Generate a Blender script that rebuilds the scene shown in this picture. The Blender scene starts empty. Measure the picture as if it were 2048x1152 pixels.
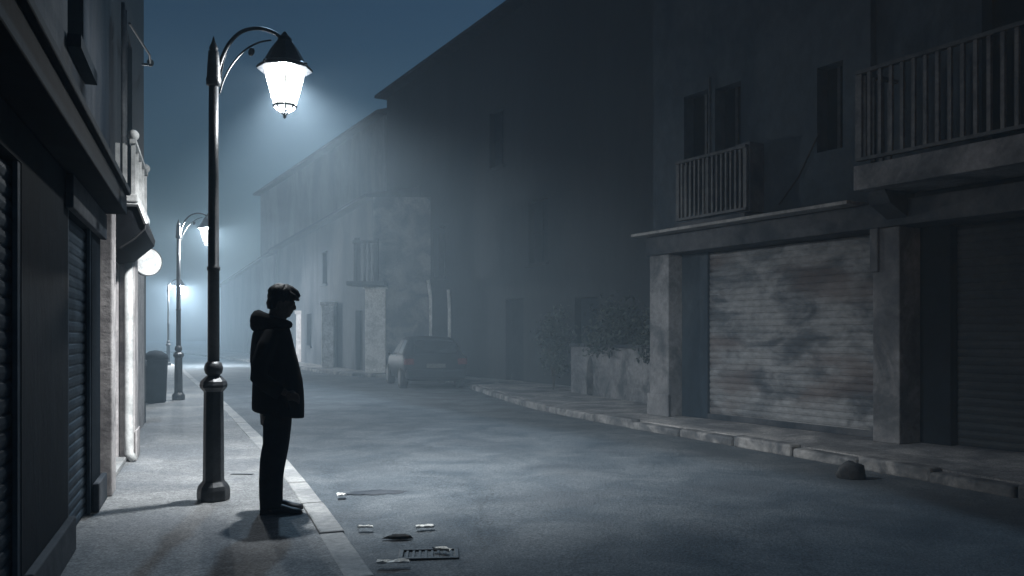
import bpy, bmesh, math, random
from mathutils import Vector, Matrix, noise as mnoise
random.seed(7)
S = bpy.context.scene
COL = S.collection
F = 1706.667            # focal length in photograph pixels
CAMZ, PAV = 1.48, 0.12  # eye height above road, pavement height
R = math.radians

# ------------------------------------------------------------------ helpers
def link(o):
    COL.objects.link(o); return o

class MB:
    """collects shapes for ONE mesh object"""
    def __init__(self): self.v = []; self.f = []
    def add(self, vs, fs):
        b = len(self.v); self.v += [tuple(v) for v in vs]
        self.f += [tuple(b + i for i in f) for f in fs]
    def hexa(self, p):      # p: 8 points, bottom 4 ccw then top 4
        self.add(p, [(3,2,1,0),(4,5,6,7),(0,1,5,4),(1,2,6,5),(2,3,7,6),(3,0,4,7)])
    def box(self, x0,x1,y0,y1,z0,z1):
        self.hexa([(x0,y0,z0),(x1,y0,z0),(x1,y1,z0),(x0,y1,z0),(x0,y0,z1),(x1,y0,z1),(x1,y1,z1),(x0,y1,z1)])
    def fbox(self, fr, s0,s1,o0,o1,z0,z1):
        p = [fr(s0,o0,z0),fr(s1,o0,z0),fr(s1,o1,z0),fr(s0,o1,z0),fr(s0,o0,z1),fr(s1,o0,z1),fr(s1,o1,z1),fr(s0,o1,z1)]
        self.hexa(p)
    def tube(self, pts, rad, n=10, cap=True, sy=1.0):
        pts = [Vector(p) for p in pts]
        if not isinstance(rad, (list, tuple)): rad = [rad]*len(pts)
        rings = []; up = Vector((0,0,1)); prev = None
        for i, p in enumerate(pts):
            t = (pts[min(i+1,len(pts)-1)] - pts[max(i-1,0)])
            t = t.normalized() if t.length > 1e-9 else Vector((0,0,1))
            if prev is None:
                a = t.cross(up)
                if a.length < 1e-3: a = Vector((1,0,0))
            else:
                a = prev - t*prev.dot(t)
            a.normalize(); b = t.cross(a); prev = a
            rings.append([p + (a*math.cos(2*math.pi*k/n) + b*math.sin(2*math.pi*k/n)*sy)*rad[i] for k in range(n)])
        self.rings(rings, cap)
    def rings(self, rings, cap=True, closed=False):
        n = len(rings[0]); vs = [v for r in rings for v in r]; fs = []
        m = len(rings)
        for i in range(m if closed else m-1):
            j = (i+1) % m
            for k in range(n):
                fs.append((i*n+k, i*n+(k+1)%n, j*n+(k+1)%n, j*n+k))
        if cap and not closed:
            fs.append(tuple(reversed(range(n)))); fs.append(tuple((m-1)*n+k for k in range(n)))
        self.add(vs, fs)
    def lathe(self, prof, c=(0,0), n=16, rot=0.0):
        self.rings([[(c[0]+r*math.cos(2*math.pi*k/n+rot), c[1]+r*math.sin(2*math.pi*k/n+rot), z) for k in range(n)] for r, z in prof])
    def ellipsoid(self, c, r, M=None, nu=16, nv=10):
        rings = []
        for i in range(1, nv):
            th = math.pi*i/nv
            ring = []
            for k in range(nu):
                ph = 2*math.pi*k/nu
                p = Vector((r[0]*math.sin(th)*math.cos(ph), r[1]*math.sin(th)*math.sin(ph), -r[2]*math.cos(th)))
                if M: p = M @ p
                ring.append(p + Vector(c))
            rings.append(ring)
        self.rings(rings, True)
    def loft(self, secs, n=24):     # (cx, cy, z, rx, ry, tilt)
        rings = []
        for s in secs:
            cx, cy, z, rx, ry = s[:5]; tilt = s[5] if len(s) > 5 else 0
            rings.append([(cx+rx*math.cos(2*math.pi*k/n), cy+ry*math.sin(2*math.pi*k/n), z+tilt*math.cos(2*math.pi*k/n)) for k in range(n)])
        self.rings(rings, True)
    def build(self, name, mat, parent=None, smooth=False, bevel=0, remesh=0, sm_iter=4, merge=False):
        me = bpy.data.meshes.new(name)
        me.from_pydata(self.v, [], self.f)
        bm = bmesh.new(); bm.from_mesh(me)
        if merge: bmesh.ops.remove_doubles(bm, verts=bm.verts, dist=1e-4)
        bmesh.ops.recalc_face_normals(bm, faces=bm.faces)
        bm.to_mesh(me); bm.free()
        o = link(bpy.data.objects.new(name, me))
        me.materials.append(mat)
        if remesh:
            m = o.modifiers.new('r','REMESH'); m.mode = 'VOXEL'; m.voxel_size = remesh
            if sm_iter:
                m = o.modifiers.new('s','SMOOTH'); m.iterations = sm_iter; m.factor = .5
            bpy.context.view_layer.update()
            dg = bpy.context.evaluated_depsgraph_get()
            nm = bpy.data.meshes.new_from_object(o.evaluated_get(dg))
            o.modifiers.clear(); o.data = nm; nm.name = name
            if not nm.materials: nm.materials.append(mat)
            smooth = True
        if bevel:
            m = o.modifiers.new('b','BEVEL'); m.width = bevel; m.segments = 2; m.limit_method = 'ANGLE'; m.angle_limit = R(40)
        if smooth:
            for p in o.data.polygons: p.use_smooth = True
        if parent: o.parent = parent
        return o

def thing(name, label=None, cat=None, group=None, loc=(0,0,0), rz=0):
    o = link(bpy.data.objects.new(name, None)); o.location = loc; o.rotation_euler = (0,0,rz)
    o.empty_display_size = .2
    return tag(o, label, cat, group)
def tag(o, label=None, cat=None, group=None, kind=None):
    if label: o['label'] = label
    if cat: o['category'] = cat
    if group: o['group'] = group
    if kind: o['kind'] = kind
    return o
def children(o): return [c for c in bpy.data.objects if c.parent == o]
def copy_tree(o, parent=None):
    kids = children(o)
    c = o.copy(); COL.objects.link(c)
    if parent: c.parent = parent
    for k in kids: copy_tree(k, c)
    return c

class Frame:
    """facade frame: s along the wall, o outwards to the street, z up"""
    def __init__(self, p0, p1, side):
        d = Vector((p1[0]-p0[0], p1[1]-p0[1])); self.L = d.length; d.normalize()
        self.p = Vector(p0[:2]); self.d = d; self.n = Vector((-d.y, d.x))*side
    def __call__(self, s, o, z):
        q = self.p + self.d*s + self.n*o
        return (q.x, q.y, z)

def wall_open(mb, fr, s0, s1, z0, z1, t, opens, o=0.0):
    """slab o-t..o with rectangular openings (sa,sb,za,zb)"""
    ss = sorted({s0,s1,*[v for q in opens for v in q[:2] if s0<v<s1]})
    zs = sorted({z0,z1,*[v for q in opens for v in q[2:] if z0<v<z1]})
    def solid(i,j):
        if i<0 or j<0 or i>=len(ss)-1 or j>=len(zs)-1: return False
        a=(ss[i]+ss[i+1])/2; b=(zs[j]+zs[j+1])/2
        return not any(q[0]<a<q[1] and q[2]<b<q[3] for q in opens)
    for i in range(len(ss)-1):
        for j in range(len(zs)-1):
            if not solid(i,j): continue
            a,b,c,d = ss[i],ss[i+1],zs[j],zs[j+1]
            for oo in (o, o-t): mb.add([fr(a,oo,c),fr(b,oo,c),fr(b,oo,d),fr(a,oo,d)],[(0,1,2,3)])
            if not solid(i-1,j): mb.add([fr(a,o,c),fr(a,o,d),fr(a,o-t,d),fr(a,o-t,c)],[(0,1,2,3)])
            if not solid(i+1,j): mb.add([fr(b,o,c),fr(b,o,d),fr(b,o-t,d),fr(b,o-t,c)],[(0,1,2,3)])
            if not solid(i,j-1): mb.add([fr(a,o,c),fr(b,o,c),fr(b,o-t,c),fr(a,o-t,c)],[(0,1,2,3)])
            if not solid(i,j+1): mb.add([fr(a,o,d),fr(b,o,d),fr(b,o-t,d),fr(a,o-t,d)],[(0,1,2,3)])

# ------------------------------------------------------------------ materials
def nodes(m):
    m.use_nodes = True; nt = m.node_tree; return nt, nt.nodes, nt.links
def blotch(name, c1, c2, scale=1.2, rough=.85, fine=9.0, bump=.25, c3=None, c3_amt=.0, metallic=0, contrast=(.35,.65), spec=.3, stretch=(1,1,1), bump_dist=.02, cracks=0):
    m = bpy.data.materials.new(name); nt, N, L = nodes(m)
    b = N['Principled BSDF']; b.inputs['Roughness'].default_value = rough; b.inputs['Metallic'].default_value = metallic
    b.inputs['Specular IOR Level'].default_value = spec
    g = N.new('ShaderNodeNewGeometry'); mp = N.new('ShaderNodeMapping'); mp.inputs['Scale'].default_value = stretch
    L.new(g.outputs['Position'], mp.inputs['Vector'])
    n1 = N.new('ShaderNodeTexNoise'); n1.inputs['Scale'].default_value = scale; n1.inputs['Detail'].default_value = 6; n1.inputs['Roughness'].default_value = .62; n1.inputs['Distortion'].default_value = .6
    L.new(mp.outputs[0], n1.inputs['Vector'])
    r = N.new('ShaderNodeMapRange'); r.inputs['From Min'].default_value = contrast[0]; r.inputs['From Max'].default_value = contrast[1]; r.interpolation_type = 'SMOOTHSTEP'
    L.new(n1.outputs['Fac'], r.inputs['Value'])
    mix = N.new('ShaderNodeMix'); mix.data_type = 'RGBA'; mix.inputs['A'].default_value = (*c1,1); mix.inputs['B'].default_value = (*c2,1)
    L.new(r.outputs[0], mix.inputs['Factor']); out = mix.outputs['Result']
    n2 = N.new('ShaderNodeTexNoise'); n2.inputs['Scale'].default_value = fine; n2.inputs['Detail'].default_value = 8; n2.inputs['Roughness'].default_value = .7
    L.new(mp.outputs[0], n2.inputs['Vector'])
    r2 = N.new('ShaderNodeMapRange'); r2.inputs['From Min'].default_value = .3; r2.inputs['From Max'].default_value = .7; r2.inputs['To Min'].default_value = .66; r2.inputs['To Max'].default_value = 1.28
    L.new(n2.outputs['Fac'], r2.inputs['Value'])
    mul = N.new('ShaderNodeMix'); mul.data_type = 'RGBA'; mul.blend_type = 'MULTIPLY'; mul.inputs['Factor'].default_value = 1
    L.new(out, mul.inputs['A']); L.new(r2.outputs[0], mul.inputs['B']); out = mul.outputs['Result']
    if c3:
        n3 = N.new('ShaderNodeTexNoise'); n3.inputs['Scale'].default_value = scale*.7; n3.inputs['Detail'].default_value = 4; n3.noise_dimensions = '4D'; n3.inputs['W'].default_value = 3
        L.new(mp.outputs[0], n3.inputs['Vector'])
        r3 = N.new('ShaderNodeMapRange'); r3.inputs['From Min'].default_value = .52; r3.inputs['From Max'].default_value = .66; r3.inputs['To Max'].default_value = c3_amt
        L.new(n3.outputs['Fac'], r3.inputs['Value'])
        mx = N.new('ShaderNodeMix'); mx.data_type = 'RGBA'; L.new(r3.outputs[0], mx.inputs['Factor']); L.new(out, mx.inputs['A']); mx.inputs['B'].default_value = (*c3,1); out = mx.outputs['Result']
    if cracks:
        wn = N.new('ShaderNodeTexNoise'); wn.inputs['Scale'].default_value = 1.7; wn.inputs['Detail'].default_value = 5
        L.new(mp.outputs[0], wn.inputs['Vector'])
        vm = N.new('ShaderNodeMix'); vm.data_type = 'RGBA'; vm.inputs['Factor'].default_value = .35
        L.new(mp.outputs[0], vm.inputs['A']); L.new(wn.outputs['Color'], vm.inputs['B'])
        vo = N.new('ShaderNodeTexVoronoi'); vo.feature = 'DISTANCE_TO_EDGE'; vo.inputs['Scale'].default_value = cracks
        L.new(vm.outputs['Result'], vo.inputs['Vector'])
        cr = N.new('ShaderNodeMapRange'); cr.inputs['From Min'].default_value = .002; cr.inputs['From Max'].default_value = .008; cr.inputs['To Min'].default_value = .84; cr.inputs['To Max'].default_value = 1
        L.new(vo.outputs['Distance'], cr.inputs['Value'])
        vc = N.new('ShaderNodeTexVoronoi'); vc.inputs['Scale'].default_value = cracks*.8; L.new(vm.outputs['Result'], vc.inputs['Vector'])
        pt = N.new('ShaderNodeMapRange'); pt.inputs['To Min'].default_value = .78; pt.inputs['To Max'].default_value = 1.12; L.new(vc.outputs['Color'], pt.inputs['Value'])
        pm = N.new('ShaderNodeMath'); pm.operation = 'MULTIPLY'; L.new(cr.outputs[0], pm.inputs[0]); L.new(pt.outputs[0], pm.inputs[1])
        n4 = N.new('ShaderNodeTexNoise'); n4.inputs['Scale'].default_value = 70; n4.inputs['Detail'].default_value = 3; L.new(mp.outputs[0], n4.inputs['Vector'])
        g4 = N.new('ShaderNodeMapRange'); g4.inputs['From Min'].default_value = .3; g4.inputs['From Max'].default_value = .7; g4.inputs['To Min'].default_value = .5; g4.inputs['To Max'].default_value = 1.5; L.new(n4.outputs['Fac'], g4.inputs['Value'])
        pm2 = N.new('ShaderNodeMath'); pm2.operation = 'MULTIPLY'; L.new(pm.outputs[0], pm2.inputs[0]); L.new(g4.outputs[0], pm2.inputs[1])
        mc = N.new('ShaderNodeMix'); mc.data_type = 'RGBA'; mc.blend_type = 'MULTIPLY'; mc.inputs['Factor'].default_value = 1
        L.new(out, mc.inputs['A']); L.new(pm2.outputs[0], mc.inputs['B']); out = mc.outputs['Result']
    L.new(out, b.inputs['Base Color'])
    if bump:
        bp = N.new('ShaderNodeBump'); bp.inputs['Strength'].default_value = bump; bp.inputs['Distance'].default_value = bump_dist
        L.new(n2.outputs['Fac'], bp.inputs['Height']); L.new(bp.outputs[0], b.inputs['Normal'])
    return m

M = {}
M['asphalt']  = blotch('asphalt', (.045,.06,.075), (.135,.15,.162), 1.3, .86, 30, 1.0, contrast=(.22,.78), c3=(.06,.068,.078), c3_amt=.55, bump_dist=.02, cracks=.55)
M['earth']    = blotch('earth', (.04,.042,.045), (.07,.07,.07), .3, .95, 4, .3)
M['pavement'] = blotch('pavement', (.14,.147,.155), (.235,.236,.234), .9, .85, 14, .6, c3=(.15,.157,.167), c3_amt=.7, cracks=.8)
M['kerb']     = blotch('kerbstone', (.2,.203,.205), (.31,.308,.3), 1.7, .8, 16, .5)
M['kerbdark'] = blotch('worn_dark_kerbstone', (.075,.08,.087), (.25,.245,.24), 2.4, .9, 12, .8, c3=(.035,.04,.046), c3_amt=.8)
M['navy']     = blotch('unlit_dark_wood', (.007,.012,.018), (.018,.025,.034), 1.6, .8, 12, .25, spec=.12)  # shop doors' unlit look put into the colour; the bin shares it
M['navywall'] = blotch('unlit_dark_render', (.004,.008,.012), (.011,.016,.022), .8, .9, 9, .5, spec=.08, stretch=(1,1,.35))  # left walls kept dark by colour, as if lamplight missed them
M['leftstone']= blotch('upper_render', (.008,.013,.02), (.032,.034,.038), .9, .9, 9, .5, spec=.1, stretch=(1,1,.3))  # upper left wall: its lack of light is put into the colour
M['navysh']   = blotch('dark_shutter', (.022,.036,.052), (.055,.075,.095), 1.3, .7, 12, .2, spec=.15)
M['pilaster'] = blotch('pink_grey_stone', (.24,.222,.22), (.42,.39,.38), 2.2, .85, 14, .5)
M['whitepnt'] = blotch('white_paint', (.38,.38,.37), (.58,.57,.55), 2.5, .6, 14, .2)
M['plaster']  = blotch('grey_plaster', (.012,.022,.034), (.04,.054,.068), .55, .92, 7, .6, c3=(.018,.022,.027), c3_amt=.7, stretch=(1,1,.6))
M['concrete'] = blotch('old_concrete', (.06,.066,.074), (.18,.182,.188), 1.5, .9, 11, .6, c3=(.07,.075,.085), c3_amt=.7)
M['concdark'] = blotch('stained_concrete', (.02,.027,.036), (.068,.073,.082), 1.1, .9, 9, .6)
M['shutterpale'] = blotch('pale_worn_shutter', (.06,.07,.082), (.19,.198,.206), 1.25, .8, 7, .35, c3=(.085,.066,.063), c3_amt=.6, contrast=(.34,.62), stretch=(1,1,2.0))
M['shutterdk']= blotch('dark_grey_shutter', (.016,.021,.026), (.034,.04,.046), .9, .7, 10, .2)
M['ledge']    = blotch('pale_ledge', (.18,.18,.18), (.28,.275,.27), 3, .8, 14, .2)
M['railpale'] = blotch('grey_rail', (.04,.045,.052), (.09,.093,.098), 4, .6, 20, .2)
M['raildark'] = blotch('dark_rail', (.025,.03,.036), (.06,.065,.07), 4, .6, 20, .2)
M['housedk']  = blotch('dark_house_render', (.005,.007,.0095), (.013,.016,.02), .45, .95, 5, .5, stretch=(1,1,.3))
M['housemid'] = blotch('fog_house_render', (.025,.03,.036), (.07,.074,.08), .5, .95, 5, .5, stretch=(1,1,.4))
M['roof']     = blotch('roof_tile', (.012,.014,.018), (.03,.032,.036), 1.5, .9, 8, .5)
M['hole']     = blotch('opening_dark', (.004,.006,.009), (.01,.014,.018), 1.5, .9, 10, .1, spec=.08)  # near-black colour stands for the shade inside openings; also darkens the canopy
M['glass']    = blotch('window_glass', (.012,.015,.02), (.02,.024,.03), 1, .12, 5, 0, spec=.6)
M['iron']     = blotch('painted_iron', (.018,.02,.023), (.042,.044,.048), 6, .42, 40, .25, spec=.5)
M['coat']     = blotch('dark_cloth', (.0045,.005,.006), (.008,.009,.011), 7, .95, 60, .4, spec=.08, bump_dist=.004)
M['denim']    = blotch('dark_denim', (.0055,.0065,.0085), (.01,.012,.015), 9, .95, 70, .4, spec=.08, bump_dist=.004)
M['skin']     = blotch('skin', (.05,.036,.03), (.06,.045,.038), 20, .6, 60, .1, spec=.2)
M['hair']     = blotch('black_hair', (.004,.004,.0045), (.008,.008,.009), 40, .6, 120, .5, spec=.2, stretch=(1,1,.3), bump_dist=.005)
M['leather']  = blotch('black_leather', (.006,.006,.007), (.012,.012,.013), 20, .5, 60, .2, spec=.3)
M['carpaint'] = blotch('dark_car_paint', (.007,.01,.014), (.012,.016,.021), 2, .6, 30, 0, spec=.16)
M['carglass'] = blotch('car_glass', (.008,.01,.012), (.012,.014,.016), 3, .2, 30, 0, spec=.8)
M['rubber']   = blotch('rubber', (.012,.012,.013), (.02,.02,.02), 9, .9, 30, .2)
M['chrome']   = blotch('bright_trim', (.5,.5,.5), (.62,.62,.62), 9, .25, 30, 0, metallic=1)
M['taillight']= blotch('tail_light', (.05,.012,.012), (.09,.018,.018), 9, .2, 30, 0, spec=.6)
M['plate']    = blotch('number_plate', (.05,.05,.05), (.08,.08,.078), 9, .5, 30, 0)
M['paper']    = blotch('white_paper', (.66,.66,.63), (.8,.8,.77), 20, .8, 60, .2)
M['leaf']     = blotch('leaf', (.022,.032,.03), (.055,.07,.062), 3, .7, 20, .1)
M['bark']     = blotch('bark', (.025,.022,.02), (.05,.045,.04), 8, .9, 30, .5)
M['signface'] = blotch('pale_round_sign', (.5,.5,.49), (.82,.81,.78), 4.5, .7, 16, .1, contrast=(.36,.56))
M['stone']    = blotch('grey_stone', (.022,.025,.029), (.06,.06,.062), 6, .9, 20, .5)
M['grate']    = blotch('drain_iron', (.006,.007,.008), (.016,.017,.02), 7, .6, 30, .3)
M['cable']    = blotch('black_cable', (.01,.01,.011), (.016,.016,.017), 7, .7, 30, 0)

def lamp_glass(name, col, strength, trans):
    m = bpy.data.materials.new(name); nt, N, L = nodes(m); N.remove(N['Principled BSDF'])
    e = N.new('ShaderNodeEmission'); e.inputs['Color'].default_value = (*col,1); e.inputs['Strength'].default_value = strength
    t = N.new('ShaderNodeBsdfTransparent'); mx = N.new('ShaderNodeMixShader'); mx.inputs[0].default_value = trans
    L.new(e.outputs[0], mx.inputs[1]); L.new(t.outputs[0], mx.inputs[2]); L.new(mx.outputs[0], N['Material Output'].inputs['Surface'])
    m.cycles.emission_sampling = 'NONE'
    return m
LAMPCOL = (.93,.975,1.0)
M['lampglass'] = lamp_glass('lit_lantern_glass', (1,.965,.87), 5.0, .75)

# ------------------------------------------------------------------ camera, world, haze
cam = bpy.data.cameras.new('camera'); co = link(bpy.data.objects.new('camera', cam))
cam.lens = 30; cam.sensor_width = 36; cam.clip_end = 1000; cam.clip_start = .05
cam.shift_y = 96/2048
co.location = (0,0,CAMZ); co.rotation_euler = (R(90),0,0); S.camera = co
w = bpy.data.worlds.new('World'); S.world = w; w.use_nodes = True
nt = w.node_tree; sky = nt.nodes.new('ShaderNodeTexSky'); sky.sky_type = 'NISHITA'; sky.sun_disc = False
sky.sun_elevation = R(3); sky.sun_rotation = R(200); sky.ozone_density = 3
bg = nt.nodes['Background']; bg.inputs['Strength'].default_value = .08
nt.links.new(sky.outputs[0], bg.inputs['Color'])

md = bpy.data.lights.new('blue_back_light','SUN'); md.energy = 1.1; md.angle = R(2); md.color = (.48,.74,1.0)  # blue light added from behind for ground fill and the post's broad shadow
mo = link(bpy.data.objects.new('blue_back_light', md)); mo.rotation_euler = (Vector((.16,-1,-.75))).to_track_quat('-Z','Y').to_euler()
hz = MB(); hz.box(-152,152,-32,252,-1.1,14.5)
hm = bpy.data.materials.new('haze_air'); nt, N, L = nodes(hm); N.remove(N['Principled BSDF'])
pv = N.new('ShaderNodeVolumePrincipled'); pv.inputs['Color'].default_value = (.64,.84,1.0,1); pv.inputs['Density'].default_value = .0070
pv.inputs['Anisotropy'].default_value = -.35
L.new(pv.outputs[0], N['Material Output'].inputs['Volume'])
tag(hz.build('haze', hm), kind='stuff')

# ------------------------------------------------------------------ ground, road, pavements, kerbs
mb = MB(); mb.box(-150,150,-30,250,-.1,-.02); tag(mb.build('ground', M['earth']), kind='structure')

KL = [(1.9,-2.5),(.98,0.0),(-.81,4.96),(-2.29,9.0),(-3.25,11.2),(-5.1,15.7),(-6.35,18.6),(-9.6,26),(-15.4,39.5),(-24,56),(-40,84)]
KR = [(10.2,-4),(7.6,1.2),(6.05,4.6),(4.62,7.7),(3.03,11.33),(.78,16),(-.05,19),(-.9,22.6),(-1.75,26.6),(-2.5,28.3),(-4.2,29.9),(-6.3,31.6),(-8.6,36),(-11,41),(-18,54),(-34,82)]
def resample(pl, step=.45, smooth=2):
    pts = [Vector(p) for p in pl]
    for _ in range(smooth):
        q = [pts[0]]
        for a, b in zip(pts, pts[1:]): q += [a.lerp(b,.25), a.lerp(b,.75)]
        q.append(pts[-1]); pts = q
    out = [pts[0]]; acc = 0
    for a, b in zip(pts, pts[1:]):
        n = max(1, int((b-a).length/step))
        for i in range(n): out.append(a.lerp(b, (i+1)/n))
    return out
def offs(pts, d):
    out = []
    for i, p in enumerate(pts):
        t = (pts[min(i+1,len(pts)-1)]-pts[max(i-1,0)]).normalized()
        out.append(p + Vector((-t.y,t.x))*d)
    return out
kl, kr = resample(KL), resample(KR)
# road : one sheet wide enough to run under both kerbs
def strip_sheet(mb, A, B, z):
    n = min(len(A), len(B))
    mb.add([(p[0],p[1],z) for p in A]+[(p[0],p[1],z) for p in B], [(i,i+1,len(A)+i+1,len(A)+i) for i in range(n-1)])
def eq(pts, n):   # n points equally spread
    d = [0]
    for a,b in zip(pts,pts[1:]): d.append(d[-1]+(b-a).length)
    out=[]; j=0
    for i in range(n):
        t = d[-1]*i/(n-1)
        while j < len(pts)-2 and d[j+1] < t: j += 1
        out.append(pts[j].lerp(pts[j+1], (t-d[j])/max(1e-9,d[j+1]-d[j])))
    return out
mb = MB(); NN=400
a = eq(offs(kl,.1),NN); b = eq(offs(kr,-.1),NN)
vs=[]; fs=[]; K=14
for i in range(NN):
    for k in range(K+1):
        p = a[i].lerp(b[i], k/K); t = k/K
        z = .0 + .035*math.sin(math.pi*t) + .012*mnoise.noise((p.x*.6,p.y*.6,0)) * math.sin(math.pi*t)
        vs.append((p.x,p.y,z))
for i in range(NN-1):
    for k in range(K):
        fs.append((i*(K+1)+k, i*(K+1)+k+1, (i+1)*(K+1)+k+1, (i+1)*(K+1)+k))
mb.add(vs,fs); tag(mb.build('road', M['asphalt'], smooth=True), kind='structure')
def extr(mb, A, B, z0, z1):    # a strip with top, bottom, sides
    n = len(A)
    vs = [(p.x,p.y,z) for z in (z0,z1) for P in (A,B) for p in P]
    fs = []
    for i in range(n-1):
        fs += [(2*n+i,2*n+i+1,3*n+i+1,3*n+i),(i,i+1,2*n+i+1,2*n+i),(n+i,n+i+1,3*n+i+1,3*n+i)]
    fs += [(0,n,3*n,2*n),(n-1,2*n-1,4*n-1,3*n-1)]
    mb.add(vs,fs)
def kerbstones(mb, pl, d0, d1, z1, length=.95, gap=.012, rough=.006):
    o0, o1 = offs(pl,d0), offs(pl,d1)
    n = len(pl); k = int(2)
    for i in range(0, n-2, 2):
        j = min(i+2, n-1)
        h = z1 + random.uniform(-rough,rough); sh = random.uniform(-1.3*rough,1.3*rough)
        def s(P,i,j,t): return P[i].lerp(P[j],t)
        g = gap/max(.2,(pl[j]-pl[i]).length)
        p = [s(o0,i,j,g),s(o0,i,j,1-g),s(o1,i,j,1-g),s(o1,i,j,g)]
        q = [(v.x+sh,v.y,z) for z in (-.015,h) for v in p]
        mb.hexa(q)
mb = MB(); kerbstones(mb, kl, 0, .17, PAV+.004); tag(mb.build('kerb', M['kerb'], bevel=.012), kind='structure')
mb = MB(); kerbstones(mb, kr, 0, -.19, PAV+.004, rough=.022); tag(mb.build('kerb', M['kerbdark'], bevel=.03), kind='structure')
mb = MB(); extr(mb, offs(kl,.172), offs(kl,5.0), -.015, PAV); tag(mb.build('pavement', M['pavement']), kind='structure')
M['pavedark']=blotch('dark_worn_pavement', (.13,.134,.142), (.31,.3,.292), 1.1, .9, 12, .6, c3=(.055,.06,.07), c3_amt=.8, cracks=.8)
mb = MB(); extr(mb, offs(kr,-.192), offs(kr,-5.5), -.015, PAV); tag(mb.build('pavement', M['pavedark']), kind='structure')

# ------------------------------------------------------------------ street lamps
def make_lamp():
    root = thing('street_lamp', 'tall black foreground street lamp with glowing lantern on a curved arm beside the man', 'street lamp', 'street lamps along the left kerb')
    I = M['iron']; z0 = 0
    m = MB(); m.lathe([(.128,0),(.134,.03),(.132,.09),(.122,.12),(.092,.155),(.086,.17),(.083,.55),(.079,.88),(.079,.90),(.108,.935),(.112,.955),(.104,.985),(.068,1.02),(.05,1.035)], n=8, rot=R(22.5)); m.build('pedestal', I, root, bevel=.006)
    m = MB(); m.lathe([(.05,1.035),(.066,1.05),(.075,1.08),(.075,1.105),(.064,1.135),(.048,1.15)], n=20); m.build('collar', I, root, smooth=True)
    m = MB(); m.lathe([(.048,1.15),(.046,1.9),(.052,1.905),(.053,1.93),(.045,1.94),(.041,2.7),(.038,3.43)], n=20); m.build('pole', I, root, smooth=True)
    m = MB(); m.lathe([(.038,3.43),(.058,3.44),(.06,3.49),(.054,3.51),(.05,3.6),(.044,3.68),(.042,3.72),(.028,3.725),(.036,3.74),(.034,3.755),(.015,3.80),(.004,3.845)], n=16); m.build('finial', I, root, smooth=True)
    P = lambda t, z: (t, 0, z-PAV)
    def spline(pts, n=8):
        pts = [Vector(p) for p in pts]; out=[]
        for i in range(len(pts)-1):
            p0=pts[max(i-1,0)];p1=pts[i];p2=pts[i+1];p3=pts[min(i+2,len(pts)-1)]
            for k in range(n):
                t=k/n
                out.append(.5*((2*p1)+(p2-p0)*t+(2*p0-5*p1+4*p2-p3)*t*t+(3*p1-p0-3*p2+p3)*t**3))
        out.append(pts[-1]); return out
    m = MB(); m.tube(spline([P(.03,3.66),P(.07,3.80),P(.135,3.94),P(.235,4.055),P(.36,4.115),P(.48,4.125),P(.575,4.095),P(.627,4.03)]), .0165, 10); m.build('arm', I, root, smooth=True)
    m = MB(); m.tube(spline([P(.05,3.50),P(.085,3.62),P(.16,3.77),P(.27,3.91),P(.39,4.0),P(.5,4.045)]), .008, 8)
    m.tube(spline([P(.055,3.58),P(.075,3.74),P(.11,3.87)]), .007, 8)
    m.ellipsoid(P(.325,3.905),(.026,.012,.04), Matrix.Rotation(R(25),3,'Y')); m.tube(spline([P(.3,3.935),P(.32,3.93),P(.325,3.905)]), .006, 8)
    m.build('scroll', I, root, smooth=True)
    lx = .627; zc = lambda y: 1.48+(672-y)*.004368-PAV
    c=(lx,0)
    m = MB(); m.lathe([(.236,zc(139)),(.24,zc(135)),(.228,zc(131)),(.19,zc(126)),(.155,zc(112)),(.115,zc(96)),(.078,zc(84)),(.062,zc(80)),(.058,zc(74)),(.03,zc(68)),(.012,zc(62))], c, n=8, rot=R(22.5)); m.build('lantern_cap', I, root)
    for k in range(8):
        a = R(22.5+45*k); q=(lx+.236*math.cos(a), .236*math.sin(a), zc(134))
        if k%2==0: m2 = MB(); m2.ellipsoid(q,(.018,.018,.014)); m2.build('cap_knob', I, root, smooth=True)
    g = MB(); n=8
    g.rings([[(lx+r*math.cos(2*math.pi*k/n+R(22.5)), r*math.sin(2*math.pi*k/n+R(22.5)), z) for k in range(n)] for r,z in ((.092,zc(210)),(.176,zc(140)))], cap=False)
    g.build('lantern_glass', M['lampglass'], root)
    m = MB()
    for k in range(n):
        a=2*math.pi*k/n+R(22.5)
        m.tube([(lx+.094*math.cos(a),.094*math.sin(a),zc(210)),(lx+.178*math.cos(a),.178*math.sin(a),zc(140))],.0035,6)
    m.build('lantern_frame', I, root)
    m = MB(); rg = lambda r,z: [(lx+r*math.cos(2*math.pi*k/n+R(22.5)), r*math.sin(2*math.pi*k/n+R(22.5)), z) for k in range(n)]
    m.rings([rg(.088,zc(209)),rg(.104,zc(209)),rg(.104,zc(212.5)),rg(.088,zc(212.5))], closed=True)
    for k in range(n):
        a=2*math.pi*k/n+R(22.5); ca,sa=math.cos(a),math.sin(a)
        m.tube([(lx+.098*ca,.098*sa,zc(212)),(lx+.075*ca,.075*sa,zc(218.5)),(lx+.03*ca,.03*sa,zc(225)),(lx+.008*ca,.008*sa,zc(227))],.008,6)
    m.lathe([(.016,zc(225.5)),(.022,zc(228)),(.014,zc(230.5)),(.019,zc(232.5)),(.005,zc(236))], c, n=12); m.build('lantern_base', I, root)
    return root, (lx,0,zc(152))
lamp, bulb = make_lamp()
u_ang = math.atan2(.6,.73)
def add_light(root, power, rad=.06):
    ld = bpy.data.lights.new('lamp_light','POINT'); ld.energy = power; ld.color = LAMPCOL; ld.shadow_soft_size = rad
    lo = link(bpy.data.objects.new('lamp_light', ld)); lo.location = bulb; lo.parent = root
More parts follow.
